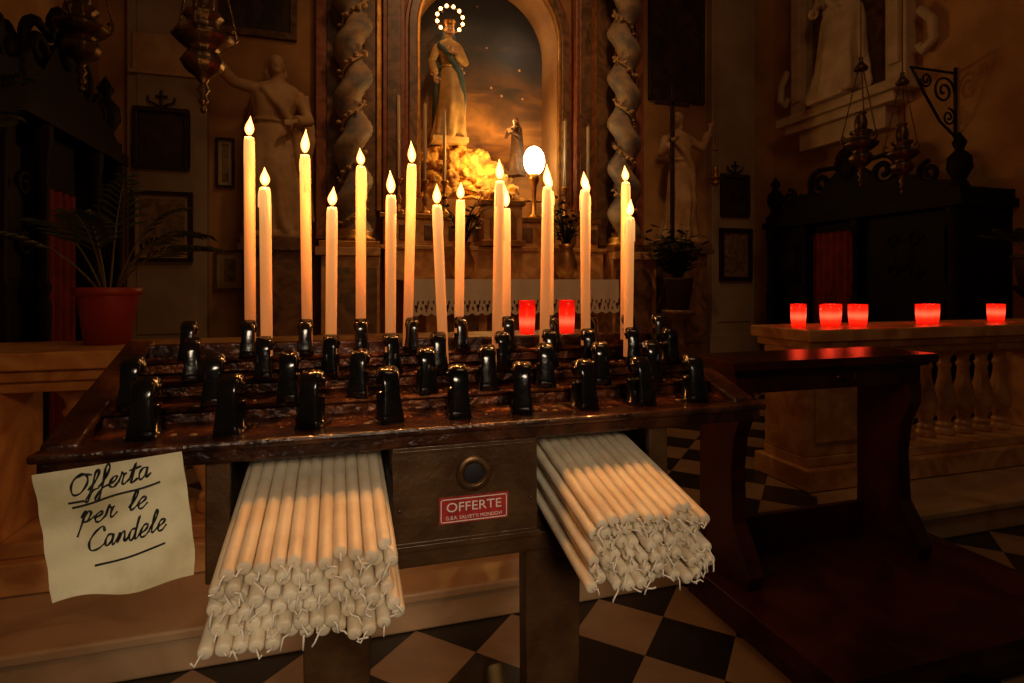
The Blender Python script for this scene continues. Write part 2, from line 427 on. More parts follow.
for x, h, y in ((.55, 3.05, 5.8), (.82, 3.0, 5.83), (1.02, 2.95, 5.83), (2.36, 2.95, 5.83), (2.62, 2.9, 5.8)):
    b = B(); z = 1.87
    b.lathe([(.07, 0), (.07, .02), (.03, .05), (.02, .1), (.035, .15), (.015, .2), (.02, .3), (.045, .34), (.045, .35), (.018, .36)], (x, y, z), 0, 16)
    b.lathe([(.018, .36), (.017, h-z), (.003, h-z+.01)], (x, y, z), 1, 12)
    b.tube([(x, y, h+.0), (x, y, h+.03)], .003, 1, 5)
    b.make('altar_candlestick', [M_gold, M_altcandle])

# ------------------------------------------------------------------ figures
def hand(b, w, d, m, s=1., side=1):
    w = Vector(w); d = Vector(d).normalized(); u = d.cross(Vector((0, 1, 0)))
    if u.length < .1: u = d.cross(Vector((0, 0, 1)))
    u.normalize(); nrm = d.cross(u)
    b.tube([w - d*.02*s, w+d*.03*s, w+d*.075*s], [.022*s, .034*s, .036*s], m, 10, flat=.55, up=u)
    for k, l in enumerate((.062, .072, .066, .05)):
        o = w + d*.07*s + u*(.026-.0175*k)*s
        b.tube([o, o+d*l*.5*s, o+(d*.95+nrm*.3)*l*s], [.0085*s, .008*s, .006*s], m, 6)
    o = w + d*.02*s + u*.026*s
    b.tube([o, o+(d*.5+u*.7)*.035*s, o+(d*.9+u*.7)*.06*s], [.011*s, .010*s, .008*s], m, 6)

def figure(b, p, H, arms, mr=0, ms=0, mh=0, sway=.02, folds=9, veil=False, beard=False, yaw=0, mm=None, wide=1., base=True):
    i0 = len(b.v)
    prof = [(0, .135, .115), (.03, .14, .12), (.12, .128, .11), (.25, .118, .10), (.38, .112, .092), (.48, .108, .085), (.55, .10, .078),
            (.62, .082, .066), (.68, .092, .072), (.74, .106, .078), (.79, .115, .072), (.82, .098, .060), (.838, .055, .045), (.85, .032, .034), (.885, .030, .033)]
    vs = []; fs = []; n = 64; rings = []
    K = 60
    for k in range(K+1):
        t = .885*k/K
        for q in range(len(prof)-1):
            if prof[q][0] <= t <= prof[q+1][0]+1e-9:
                f = (t-prof[q][0])/(prof[q+1][0]-prof[q][0]); f = f*f*(3-2*f)
                rx = prof[q][1]*(1-f)+prof[q+1][1]*f; ry = prof[q][2]*(1-f)+prof[q+1][2]*f; break
        amp = .14*max(0, 1-t/.6)+.035*max(0, 1-abs(t-.7)/.12)
        ox = sway*math.sin(t*pi*1.15)
        for i in range(n):
            a = 2*pi*i/n
            w = 1+amp*(math.sin(folds*a+3*t+.5*math.sin(5*t))+.4*math.sin(folds*1.7*a-6*t))
            knee = .022*math.exp(-((t-.3)/.09)**2)*max(0, -math.sin(a-.5))
            vs.append(((rx*w*wide*math.cos(a)+ox)*H, (ry*w*math.sin(a)-knee)*H, t*H))
    for k in range(K):
        for i in range(n):
            j = (i+1) % n; fs.append((k*n+i, k*n+j, (k+1)*n+j, (k+1)*n+i))
    fs.append(tuple(reversed(range(n)))); fs.append(tuple(K*n+i for i in range(n)))
    b.add(vs, fs, mr, True)
    hx = sway*.3*H; hz = .932*H
    b.ell((hx, -.004*H, hz), (.040*H, .048*H, .060*H), ms, 20, 14)
    b.ell((hx, -.046*H, hz-.004*H), (.008*H, .014*H, .016*H), ms, 8, 6)
    b.ell((hx, -.036*H, hz-.034*H), (.022*H, .016*H, .016*H), ms, 10, 6)
    b.ell((hx, -.045*H, hz-.024*H), (.012*H, .006*H, .004*H), ms, 8, 5)
    for sx in (-1, 1):
        b.ell((hx+sx*.016*H, -.043*H, hz+.008*H), (.009*H, .006*H, .006*H), ms, 8, 6)
        b.ell((hx+sx*.016*H, -.044*H, hz+.018*H), (.013*H, .006*H, .004*H), mh, 8, 5)
        b.ell((hx+sx*.041*H, .002*H, hz), (.006*H, .012*H, .016*H), ms, 8, 6)
    b.ell((hx, .010*H, hz+.012*H), (.046*H, .050*H, .058*H), mh, 20, 12)
    if veil:
        b.tube([(hx, .014*H, hz+.03*H), (hx, .03*H, hz-.05*H), (hx, .045*H, .78*H), (hx, .07*H, .5*H), (hx, .08*H, .12*H)],
               [.045*H, .058*H, .11*H, .125*H, .14*H], mm if mm is not None else mh, 20, flat=.5, up=(1, 0, 0))
    else:
        for k in range(7):
            a = pi*k/6; b.tube([(hx+.04*H*math.cos(a), .02*H*math.sin(a)+.012*H, hz+.02*H), (hx+.05*H*math.cos(a), .028*H+.01*H*math.sin(a), hz-.04*H), (hx+.04*H*math.cos(a), .035*H, hz-.075*H)], [.014*H, .016*H, .006*H], mh, 6)
    if beard: b.ell((hx, -.038*H, hz-.055*H), (.02*H, .018*H, .032*H), mh, 10, 8)
    b.tube([((.09*math.cos(2*pi*i/16)*wide+.02*0+sway*.9)*H, .074*math.sin(2*pi*i/16)*H, .615*H) for i in range(17)], .010*H, mr, 6)
    b.tube([(-.09*H, -.05*H, .79*H), (0, -.088*H, .68*H), (.085*H, -.06*H, .56*H), (.11*H, -.04*H, .35*H), (.10*H, -.05*H, .15*H)], [.022*H, .026*H, .032*H, .034*H, .02*H], mm if mm is not None else mr, 10)
    for sh, el, wr in arms:
        S, E, W = [Vector(q)*H for q in (sh, el, wr)]
        b.tube([S, S.lerp(E, .5), E], [.036*H, .034*H, .030*H], mr, 12)
        b.tube([E, E.lerp(W, .5), E.lerp(W, .8)], [.030*H, .034*H, .036*H], mr, 12)
        b.tube([E, E.lerp(W, .6), W], [.022*H, .019*H, .014*H], ms, 10)
        b.ell(E, .031*H, mr, 12, 8)
        hand(b, W, (W-E), ms, H/1.75)
    if base: b.box(-.15*H, .15*H, -.12*H, .12*H, -.04, .012, mr)
    M = Matrix.Translation(p) @ Matrix.Rotation(yaw, 4, 'Z')
    b.xf(i0, M)

def pedestal(b, x, z1, m, y=5.72, w=.3):
    b.box(x-w, x+w, y-.24, 5.99, .134, .35, m); b.box(x-w+.04, x+w-.04, y-.2, 5.99, .35, z1-.16, m); b.box(x-w+.1, x+w-.1, y-.212, y-.2, .5, z1-.3, m)
    b.box(x-w-.02, x+w+.02, y-.25, 5.99, z1-.16, z1-.1, m); b.box(x-w, x+w, y-.23, 5.99, z1-.1, z1-.04, m)

b = B(); pedestal(b, -.56, 1.62, 0); b.make('statue_pedestal', [M_darkmarble], bevel=.01)
b = B(); pedestal(b, 3.70, 1.66, 0); b.make('statue_pedestal', [M_darkmarble], bevel=.01)
b = B()
figure(b, (-.56, 5.72, 1.622), 1.68, [((-.10, 0, .79), (-.23, -.03, .80), (-.34, -.06, .90)), ((.10, 0, .79), (.15, -.05, .64), (.05, -.13, .60))], sway=-.04, folds=8, wide=1.15, yaw=.25)
for s in (-1, 1):
    for k in range(7):
        p0 = Vector((-.56+s*.08, 5.84, 2.85)); q = p0+Vector((s*(.16+.05*math.sin(k)), .05, -.12-.09*k)); e = p0+Vector((s*(.16+.01*k), .06, -.25-.14*k))
        b.tube([p0+Vector((s*.03, 0, .1)), p0+Vector((s*.14, .03, .12-.05*k)), q, e], [.03, .045, .045, .015], 0, 8, flat=.5)
b.make('stone_angel_statue', [M_statue], remesh=.011)
b = B()
figure(b, (3.70, 5.72, 1.662), 1.48, [((-.10, 0, .79), (-.16, -.04, .66), (-.13, -.13, .72)), ((.10, 0, .79), (.20, -.04, .72), (.24, -.08, .86))], beard=True, folds=8, sway=.03)
b.make('stone_saint_statue', [M_statue], remesh=.011)
b = B()
b.box(3.485, 3.525, 5.5, 5.53, 1.624, 3.36); b.box(3.29, 3.72, 5.5, 5.53, 3.13, 3.18)
b.make('wooden_cross', [M_frame], bevel=.004)

b = B(); random.seed(3)
for k in range(130):
    x = random.uniform(.86, 1.86); hmax = 2.72 - .75*max(0, abs(x-1.17)-.2)
    z = random.uniform(2.09, max(2.14, hmax)); r = random.uniform(.035, .085)
    y = 6.28 - .2*(1-(z-2.05)/.8) + random.uniform(-.05, .05)
    b.ell((x, y, z), (r*random.uniform(.8, 1.3), r, r*random.uniform(.6, 1)), 0, 10, 7)
b.ell((1.2, 6.32, 2.35), (.32, .14, .36), 0); b.ell((1.5, 6.32, 2.2), (.36, .14, .2), 0)
b.box(CX-HW+.02, CX+HW-.02, 6.02, 6.48, 2.075, 2.11, 0)
ob = b.make('grotto_rocks', [M_rock], remesh=.014)
tx = bpy.data.textures.new('rk', 'CLOUDS'); tx.noise_scale = .05
md = ob.modifiers.new('d', 'DISPLACE'); md.texture = tx; md.strength = .06; md.mid_level = .5

b = B()
figure(b, (1.13, 6.2, 2.74), 1.30, [((-.09, 0, .78), (-.15, -.05, .64), (-.13, -.10, .50)), ((.09, 0, .78), (.13, -.06, .65), (.02, -.13, .71))], mr=0, ms=1, mh=2, mm=2, veil=True, folds=7, sway=.03)
b.lathe([(.055, 0), (.06, .03), (.07, .07), (.066, .07), (.055, .02), (.05, 0)], (1.14, 6.2, 3.98), 3, 16)
b.make('madonna_statue', [M_robe, M_skin, M_mantle, M_gold])
b = B()
hc = (1.14, 6.16, 4.06)
b.tube([(hc[0]+.145*math.cos(2*pi*i/40), hc[1]+.02, hc[2]+.145*math.sin(2*pi*i/40)) for i in range(41)], .005, 1, 6)
for i in range(12):
    a = 2*pi*(i+.5)/12
    if abs(a-1.5*pi) < .5: continue
    b.ell((hc[0]+.145*math.cos(a), hc[1], hc[2]+.145*math.sin(a)), .020, 0, 10, 8)
b.tube([(1.14, 6.18, 3.92), (1.14, 6.26, 3.88)], .005, 1, 5)
b.make('halo_lights', [M_bulb, M_gold])
b = B()
figure(b, (1.88, 6.14, 2.42), .62, [((-.10, 0, .78), (-.14, -.09, .64), (-.03, -.17, .72)), ((.10, 0, .78), (.12, -.09, .64), (.0, -.17, .72))], mr=0, ms=1, mh=0, veil=True, folds=6, yaw=-.8)
b.make('kneeling_shepherdess_statue', [M_brown, M_skin])
b = B()
b.ell((2.01, 5.86, 2.50), (.12, .09, .16), 0, 24, 16)
b.lathe([(.07, 0), (.07, .02), (.03, .05), (.02, .2), (.03, .35), (.06, .42), (.06, .48)], (2.01, 5.86, 1.872), 1, 16)
g = b.make('globe_lamp', [M_globe, M_gold])
light('niche_spotlight', 'POINT', (1.45, 5.86, 2.5), 20, (1, .50, .12), .06)
light('niche_uplight', 'POINT', (1.85, 6.15, 2.98), 5.5, (1, .48, .13), .05)
light('niche_cove_lamp', 'POINT', (1.95, 6.2, 3.9), 1.7, (1, .66, .38), .05)

def bush(name, c, s, pot=True, nf=26, h=.4):
    b = B()
    if pot: b.lathe([(.05*s, 0), (.08*s, .05*s), (.09*s, .12*s), (.06*s, .2*s), (.05*s, .24*s), (.07*s, .27*s), (.06*s, .26*s)], c, 1, 18)
    for k in range(nf):
        a = random.uniform(0, 2*pi); l = random.uniform(.5, 1)*h*s; sp = random.uniform(.15, .8)
        p0 = Vector(c)+Vector((0, 0, .22*s if pot else 0))
        pts = [p0, p0+Vector((math.cos(a)*sp*l*.4, math.sin(a)*sp*l*.4, l*.6)), p0+Vector((math.cos(a)*sp*l*.9, math.sin(a)*sp*l*.9, l*(1-.3*sp)))]
        b.tube(pts, [.005*s, .004*s, .002*s], 0, 5)
        for q in range(5):
            t = .35+.65*q/4; c0 = pts[0].lerp(pts[2], t)+Vector((0, 0, .06*l))
            aa = random.uniform(0, 2*pi)
            d = Vector((math.cos(aa), math.sin(aa), .3))*.07*s; w = Vector((-math.sin(aa), math.cos(aa), 0))*.02*s
            b.add([c0, c0+d*.5+w, c0+d, c0+d*.5-w], [(0, 1, 2, 3)], 0)
    return b.make(name, [M_leaf, M_gold])
bush('flower_vase', (1.10, 5.30, 1.204), 1.3, h=.46)
bush('flower_vase', (2.16, 5.30, 1.204), 1.3, h=.44)
b = B(); b.lathe([(.1, .0), (.14, .3), (.15, .32), (.13, .32), (.12, .28)], (3.25, 5.0, .9), 0, 20)
b.lathe([(.18, .135), (.2, .18), (.09, .25), (.06, .5), (.08, .8), (.16, .86), (.17, .9)], (3.25, 5.0, 0), 1, 20)
b.make('plant_pedestal', [M_dpot, M_darkmarble])
bush('potted_foliage_plant', (3.25, 5.0, 1.15), 1.7, pot=False, nf=70, h=.36)

# ------------------------------------------------------------------ pictures
def picture(name, x0, x1, z0, z1, y=6.0, fr=M_frame, cv=M_canvas, fw=.04, mount=0, crest=False):
    b = B(); d = .04; y -= .002
    b.box(x0, x1, y-.012, y, z0, z1, 1)
    for q in ((x0, x1, z0, z0+fw), (x0, x1, z1-fw, z1), (x0, x0+fw, z0+fw, z1-fw), (x1-fw, x1, z0+fw, z1-fw)):
        b.box(q[0], q[1], y-d, y, q[2], q[3], 0)
    if mount:
        b.box(x0+fw+mount, x1-fw-mount, y-.015, y-.012, z0+fw+mount, z1-fw-mount, 2)
    if crest:
        xc = (x0+x1)/2; b.box(xc-.012, xc+.012, y-.03, y-.01, z1, z1+.16, 0); b.box(xc-.05, xc+.05, y-.03, y-.01, z1+.09, z1+.112, 0)
        for s in (-1, 1): b.tube([(xc, y-.02, z1), (xc+s*.05, y-.02, z1+.03), (xc+s*.1, y-.02, z1+.05), (xc+s*.11, y-.02, z1+.1)], .012, 0, 6)
    return b.make(name, [fr, cv, M_print], bevel=.006)
PY = 5.883
picture('dark_framed_painting', -1.79, -1.34, 2.2, 2.76, PY, crest=True)
picture('framed_print', -1.81, -1.31, 1.36, 2.0, PY, M_frame, M_mount, .035, .03)
picture('framed_print', -1.15, -.89, 1.1, 1.48, 6.0, M_frameg, M_mount, .02, .06)
picture('framed_print', -1.14, -.98, 2.08, 2.55, 6.0, M_frame, M_mount, .02, .03)
picture('large_oil_painting', -1.18, -.42, 3.55, 4.7, 6.0, M_frameg, M_canvas, .06)
picture('large_oil_painting', 3.48, 4.24, 3.35, 4.9, 6.0, M_frame, M_canvas, .05)
picture('dark_framed_painting', 4.40, 4.80, 1.98, 2.5, PY, crest=True)
picture('framed_print', 4.38, 4.84, 1.2, 1.84, PY, M_frame, M_print, .05, .08)
picture('framed_print', 4.03, 4.18, 1.14, 1.36, 6.0, M_frame, M_mount, .02, .02)
b = B(); b.box(-1.8, -1.26, 5.868, 5.883, 3.1, 3.43); b.box(-1.83, -1.23, 5.86, 5.883, 3.06, 3.1); b.make('marble_plaque', [M_statue], bevel=.006)

# ------------------------------------------------------------------ confessionals
def spiral2(cx, cz, y, r0, r1, a0, turns, n=30):
    out = []
    for k in range(n+1):
        t = k/n; r = r0+(r1-r0)*t; a = a0+turns*2*pi*t
        out.append((cx+r*math.cos(a), y, cz+r*math.sin(a)))
    return out
def confessional(name, loc, rotz, w, H, cw, cx=0):
    b = B(); d = .59; h = w/2
    b.box(-h, h, 0, d, 0, .12)
    b.box(-h, h, d-.04, d, .12, H-.3)
    for x in (-h, h-.08, cx-cw/2-.08, cx+cw/2):
        b.box(x, x+.08, 0, d if abs(x) > h-.1 else .1, .12, H-.45)
    for x in (-h+.04, h-.04, cx-cw/2-.04, cx+cw/2+.04):
        b.lathe([(.045, .14), (.045, .2), (.03, .24), (.035, .6), (.045, .9), (.03, .95), (.045, 1.0), (.03, 1.05), (.035, H-.62), (.05, H-.55), (.05, H-.46)], (x, -.02, 0), 0, 14)
    for x0, x1 in ((-h+.08, cx-cw/2-.08), (cx+cw/2+.08, h-.08)):
        b.box(x0, x1, .04, .07, .12, H-.45)
        b.box(x0+.06, x1-.06, .025, .04, .25, .9); b.box(x0+.06, x1-.06, .025, .04, 1.05, H-.6)
        xm, zm = (x0+x1)/2, (1.05+H-.6)/2
        b.ell((xm, .02, zm), (.10, .02, .14), 0, 16, 8)
        for s in (-1, 1):
            b.tube(spiral2(xm+s*.1, zm+.14, .015, .07, .015, 0, 1.4*s), .012, 0, 6); b.tube(spiral2(xm+s*.1, zm-.14, .015, .07, .015, 0, -1.4*s), .012, 0, 6)
    b.box(-h-.05, h+.05, -.06, d, H-.45, H-.38); b.box(-h-.02, h+.02, -.03, d, H-.38, H-.3)
    poly = [(-h, H-.3)]
    for k in range(41):
        t = -1+2*k/40; poly.append((t*h*.95, H-.26+.30*math.exp(-(t/.34)**2)+.04*abs(math.sin(t*9))+.10*math.exp(-((abs(t)-.62)/.14)**2)))
    poly.append((h, H-.3))
    b.prism(poly, 'y', 0, .06)
    for x in (-h+.04, h-.04, -h*.5, h*.5):
        k = 1.5 if abs(x) > h*.6 else .7
        b.lathe([(.05*k, 0), (.03*k, .04*k), (.06*k, .1*k), (.055*k, .16*k), (.02*k, .2*k), (.035*k, .24*k), (.0, .3*k)], (x, .05, H-.3+.0), 0, 14)
    for s in (-1, 1):
        b.tube(spiral2(s*h*.34, H-.05, .03, .15, .03, pi/2, -1.5*s), .028, 0, 8)
        b.tube(spiral2(s*h*.74, H-.14, .03, .10, .02, pi/2, 1.5*s), .022, 0, 8)
        b.tube([(0, .03, H+.12), (s*.12, .03, H+.08), (s*h*.34, .03, H+.10)], .022, 0, 8)
    for k in range(9):
        a = pi*(k+.5)/9; b.ell((.14*math.cos(a), .02, H+.07+.15*math.sin(a)), (.03, .03, .065), 0, 8, 6)
    b.ell((0, .0, H+.05), (.09, .05, .12), 0)
    vs = []; fs = []; n = 60
    for k in range(2):
        for i in range(n+1):
            u = i/n; vs.append((cx-cw/2+cw*u, .06+.018*math.sin(u*40), .15 if k == 0 else 1.55))
    for i in range(n): fs.append((i, i+1, n+2+i, n+1+i))
    b.add(vs, fs, 1, True)
    b.box(cx-cw/2, cx+cw/2, .05, .09, 1.55, H-.45)
    return b.make(name, [M_blackwood, M_curtain], bevel=.006, loc=loc, rotz=rotz)
confessional('confessional', (4.7, 4.35, .135), -pi/2, 2.1, 2.10, .55, -.2)
confessional('confessional', (-1.5, 3.83, .135), pi/2, 1.5, 2.3, .57, 0)

b = B()
b.box(5.0, 5.298, 4.05, 5.65, 3.02, 3.12); b.box(5.05, 5.298, 4.15, 5.55, 2.92, 3.02); b.box(5.12, 5.298, 4.3, 5.4, 2.7, 2.92)
b.box(5.16, 5.298, 4.12, 4.34, 3.12, 5.4); b.box(5.16, 5.298, 5.36, 5.58, 3.12, 5.4); b.box(5.12, 5.298, 4.02, 5.68, 5.4, 5.6)
b.box(5.12, 5.298, 4.17, 4.29, 3.3, 5.3); b.box(5.12, 5.298, 5.41, 5.53, 3.3, 5.3)
b.box(5.27, 5.298, 4.34, 5.36, 3.12, 5.4, 1)
for s, y in ((-1, 4.05), (1, 5.65)):
    b.tube([(5.22, y+s*.02, 3.75), (5.22, y+s*.14, 3.6), (5.22, y+s*.15, 3.42), (5.22, y+s*.05, 3.34), (5.22, y+s*.01, 3.42)], .045, 0, 8)
b.make('statue_niche_frame', [M_whitestone, M_darkmarble], bevel=.012)
b = B()
figure(b, (5.09, 4.85, 3.16), 1.55, [((-.10, 0, .79), (-.17, -.03, .64), (-.08, -.12, .60)), ((.10, 0, .79), (.17, -.05, .66), (.12, -.14, .72))], yaw=-pi/2, folds=7, wide=1.6, sway=.05)
b.make('marble_saint_statue', [M_whitestone], remesh=.012)

b = B()
def spiral(c, r0, r1, a0, turns, n=40):
    out = []
    for k in range(n+1):
        t = k/n; r = r0+(r1-r0)*t; a = a0+turns*2*pi*t
        out.append((c[0]+r*math.cos(a), c[1], c[2]+r*math.sin(a)))
    return out
b.tube([(5.283, 3.75, 2.45), (5.283, 3.75, 3.1)], .014, 0, 6)
b.tube([(5.29, 3.75, 3.05), (4.75, 3.75, 3.05)], .012, 0, 6)
b.tube([(5.28, 3.75, 2.48), (5.1, 3.75, 2.6), (4.9, 3.75, 2.85), (4.76, 3.75, 3.05)], .012, 0, 6)
b.tube(spiral((5.14, 3.75, 2.88), .13, .02, 0, 1.8), .010, 0, 6)
b.tube(spiral((4.93, 3.75, 2.96), .07, .015, pi, 1.6), .009, 0, 6)
b.tube(spiral((5.2, 3.75, 2.65), .08, .015, pi/2, -1.6), .009, 0, 6)
b.make('wrought_iron_bracket', [M_iron])

# ------------------------------------------------------------------ hanging sanctuary lamps
def sanct(name, c, s, m, ceil=6.99):
    b = B(); x, y, z = c
    b.lathe([(0, -.30), (.012, -.29), (.022, -.27), (.010, -.245), (.028, -.22), (.012, -.19), (.035, -.16), (.075, -.13), (.095, -.09), (.075, -.055),
             (.055, -.04), (.085, -.02), (.125, .015), (.13, .03), (.105, .045), (.07, .06), (.06, .10), (.085, .12), (.08, .135), (.05, .14), (.045, .12), (0, .11)],
            (0, 0, 0), 0, 32, fn=lambda a, zz: 1+.04*math.sin(10*a))
    b.lathe([(.03, .12), (.045, .16), (.05, .2), (.04, .25), (.03, .27), (.045, .28), (.04, .29)], (0, 0, 0), 0, 20)
    for k in range(3):
        a = 2*pi*k/3+.5
        b.tube([(.12*math.cos(a), .12*math.sin(a), .02), (.15*math.cos(a), .15*math.sin(a), .06), (.14*math.cos(a), .14*math.sin(a), .1), (.12*math.cos(a), .12*math.sin(a), .08)], .010, 0, 6)
        for q in range(22):
            t = (q+.5)/22; r = .14*(1-t)+.02*t; zz = .1+.55*t
            b.ell((r*math.cos(a), r*math.sin(a), zz), (.006, .006, .012), 0, 6, 5)
        b.tube([(.14*math.cos(a), .14*math.sin(a), .1), (.02*math.cos(a), .02*math.sin(a), .65)], .003, 0, 5)
    b.lathe([(.05, .64), (.055, .66), (.03, .69), (.012, .72), (.02, .74), (0, .76)], (0, 0, 0), 0, 16)
    b.ell((0, 0, -.31), (.015, .015, .02), 0, 8, 6)
    for v in range(len(b.v)): b.v[v] = (b.v[v][0]*s, b.v[v][1]*s, b.v[v][2]*s)
    b.tube([(0, 0, .7*s), (0, 0, ceil-z)], .004, 0, 5)
    return b.make(name, [m], loc=c)
sanct('hanging_sanctuary_lamp', (-.65, 3.12, 2.34), 1.05, M_silver)
sanct('hanging_sanctuary_lamp', (-1.31, 3.52, 2.48), .95, M_dsilver)
sanct('hanging_sanctuary_lamp', (3.94, 3.52, 2.24), .95, M_dsilver)
sanct('hanging_sanctuary_lamp', (4.06, 3.27, 2.12), .85, M_dsilver)
sanct('hanging_oil_lamp', (4.05, 5.5, 2.35), .5, M_gold)

# ------------------------------------------------------------------ altar rail
BP = [(.052, 0), (.052, .03), (.04, .04), (.045, .06), (.03, .075), (.036, .10), (.058, .15), (.062, .19), (.05, .25), (.034, .32), (.028, .38), (.036, .395), (.036, .41), (.026, .42), (.032, .45), (.05, .47), (.05, .50)]
def rail(name, x0, x1, piers):
    b = B(); y0, y1 = 2.28, 2.58
    b.box(x0-.03, x1+.03, y0-.04, y1+.04, .134, .24); b.box(x0, x1, y0, y1, .24, .29)
    b.box(x0-.04, x1+.04, y0-.06, y1+.06, .87, .93); b.box(x0-.02, x1+.02, y0-.03, y1+.03, .83, .87); b.box(x0, x1, y0, y1, .79, .83)
    ps = []
    for p0, p1 in piers:
        b.box(p0, p1, y0+.005, y1-.005, .29, .79); b.box(p0+.05, p1-.05, y0-.008, y0+.005, .36, .72)
        ps.append((p0, p1))
    x = x0+.09
    while x < x1-.05:
        if not any(p0-.05 < x < p1+.05 for p0, p1 in ps):
            b.lathe(BP, (x, (y0+y1)/2, .29), 0, 20)
        x += .148
    return b.make(name, [M_marble], bevel=.008)
rail('altar_rail_balustrade', -2.05, 1.1, [(-2.05, -1.8), (-1.30, -1.08), (-.36, -.12), (.84, 1.1)])
rail('altar_rail_balustrade', 2.21, 5.25, [(2.21, 2.58), (3.95, 4.2), (5.0, 5.25)])

def votive(x, y, z, r, h, lit=1):
    b = B()
    b.lathe([(r*.8, 0), (r*.9, h*.05), (r, h*.5), (r*1.02, h), (r*.92, h), (r*.9, h*.5), (r*.7, h*.08), (0, h*.07)], (0, 0, 0), 0, 20)
    if lit: b.lathe([(0, h*.2), (r*.35, h*.25), (r*.42, h*.4), (r*.15, h*.6), (0, h*.75)], (0, 0, 0), 1, 10)
    o = b.make('red_votive_candle', [M_redglass, M_redcore], loc=(x, y, z))
    if lit: light('votive_light', 'POINT', (0, 0, h*1.05), .35, (1, .08, .03), .02, parent=o)
for x in (.79, .98): votive(x, 2.4, .931, .036, .15)
for x in (2.29,): votive(x, 2.42, .931, .038, .12)
for x, y in ((2.494, 2.42), (2.585, 2.49), (2.665, 2.40)): votive(x, y, .931, .047, .115)
for x, y in ((3.17, 2.42), (3.27, 2.46)): votive(x, y, .931, .044, .11)
votive(3.77, 2.44, .931, .044, .105)

# ------------------------------------------------------------------ palms
def frond(b, p0, d, L, droop, m=0, nl=18, lw=.012, ll=.14):
    p0 = Vector(p0); d = Vector(d).normalized(); pts = []
    for k in range(14):
        t = k/13; pts.append(p0 + d*L*t + Vector((d.x*.25*L*t*t, d.y*.25*L*t*t, -droop*L*t*t)))
    b.tube(pts, [.005*(1-.75*k/13) for k in range(14)], 1, 5)
    for k in range(nl):
        t = .4+.6*k/(nl-1); i = min(12, int(t*13)); f = t*13-i
        c = pts[i].lerp(pts[i+1], f); tan = (pts[i+1]-pts[i]).normalized()
        side = tan.cross(Vector((0, 0, 1))); side = side.normalized() if side.length > .05 else Vector((1, 0, 0))
        l = ll*math.sin(pi*min(1, .2+t*.8))**.5 if t < .99 else ll*.5
        for s in (-1, 1):
            e = c + (tan*.7+side*s*.8+Vector((0, 0, -.25)))*l
            mdl = c.lerp(e, .5) + Vector((0, 0, .012)); w = tan*lw
            b.add([c-w*.5, mdl-w, e, mdl+w, c+w*.5], [(0, 1, 2, 3, 4)], 0)
def palm(name, c, pr, ph, fronds, pot=M_pot, ll=.14, nl=12, lw=.008):
    b = B()
    b.lathe([(pr*.72, 0), (pr*.95, ph*.85), (pr*.95, ph*.86), (pr*1.07, ph*.86), (pr*1.07, ph), (pr*.97, ph), (pr*.92, ph*.88)], (0, 0, 0), 2, 28)
    b.lathe([(pr*.9, ph*.84), (pr*.5, ph*.9), (0, ph*.91)], (0, 0, 0), 3, 20)
    for a, up, L, dr in fronds:
        frond(b, (.02*math.cos(a), .02*math.sin(a), ph*.88), (math.cos(a), math.sin(a), up), L, dr, ll=ll, nl=nl, lw=lw)
    return b.make(name, [M_leaf, M_stem, pot, M_soil], loc=c)
random.seed(11)
def rnd(n, L, u0=1., u1=3.2): return [(2*pi*k/n+random.uniform(-.3, .3), random.uniform(u0, u1), L*random.uniform(.7, 1.05), random.uniform(.15, .6)) for k in range(n)]
palm('potted_palm', (-.835, 2.47, .931), .102, .21, [(.1, 2.4, .62, .55), (.5, 3.6, .66, .45), (2.9, 2.8, .62, .5), (3.6, 1.6, .55, .45), (1.6, 5, .68, .3), (4.6, 3.0, .5, .4), (6.0, 1.5, .52, .5), (.9, 2.2, .6, .5), (2.2, 3, .6, .4)], ll=.13, nl=10, lw=.009)
palm('potted_palm', (-1.56, 2.78, 1.42), .13, .22, rnd(14, .60), pot=M_dpot, ll=.2, nl=14, lw=.012)
b = B(); b.lathe([(.17, 0), (.18, .04), (.07, .1), (.05, .6), (.06, 1.18), (.12, 1.24), (.12, 1.284)], (-1.56, 2.82, .134), 0, 20); b.make('plant_stand', [M_blackwood])
palm('potted_palm', (4.80, 2.85, 1.15), .13, .22, rnd(12, .45), pot=M_dpot, ll=.14)
b = B(); b.lathe([(.17, 0), (.18, .04), (.07, .1), (.05, .5), (.06, .92), (.12, .98), (.12, 1.014)], (4.80, 2.85, .134), 0, 20); b.make('plant_stand', [M_blackwood])

# ------------------------------------------------------------------ kneeler (prie-dieu)
b = B()
b.box(1.23, 2.34, 1.16, 1.875, .06, .12); b.box(1.25, 2.32, 1.18, 1.86, 0, .06)
b.box(1.25, 2.17, 1.60, 1.87, .86, .89); b.box(1.29, 2.13, 1.64, 1.84, .775, .86); b.box(1.27, 2.15, 1.62, 1.86, .845, .86)
b.box(1.80, 1.815, 1.635, 1.64, .805, .83, 1)
b.ell((1.72, 1.63, .818), .011, 1, 10, 8)
for x in (1.30, 2.06):
    prof = [(1.60, .12), (1.585, .17), (1.62, .24), (1.67, .32), (1.68, .5), (1.665, .62), (1.63, .70), (1.63, .775), (1.86, .775), (1.86, .12)]
    b.prism(prof, 'x', x, x+.06)
b.box(1.29, 2.12, 1.83, 1.855, .12, .26)
b.make('wooden_kneeler', [M_redwood, M_steel], bevel=.006)

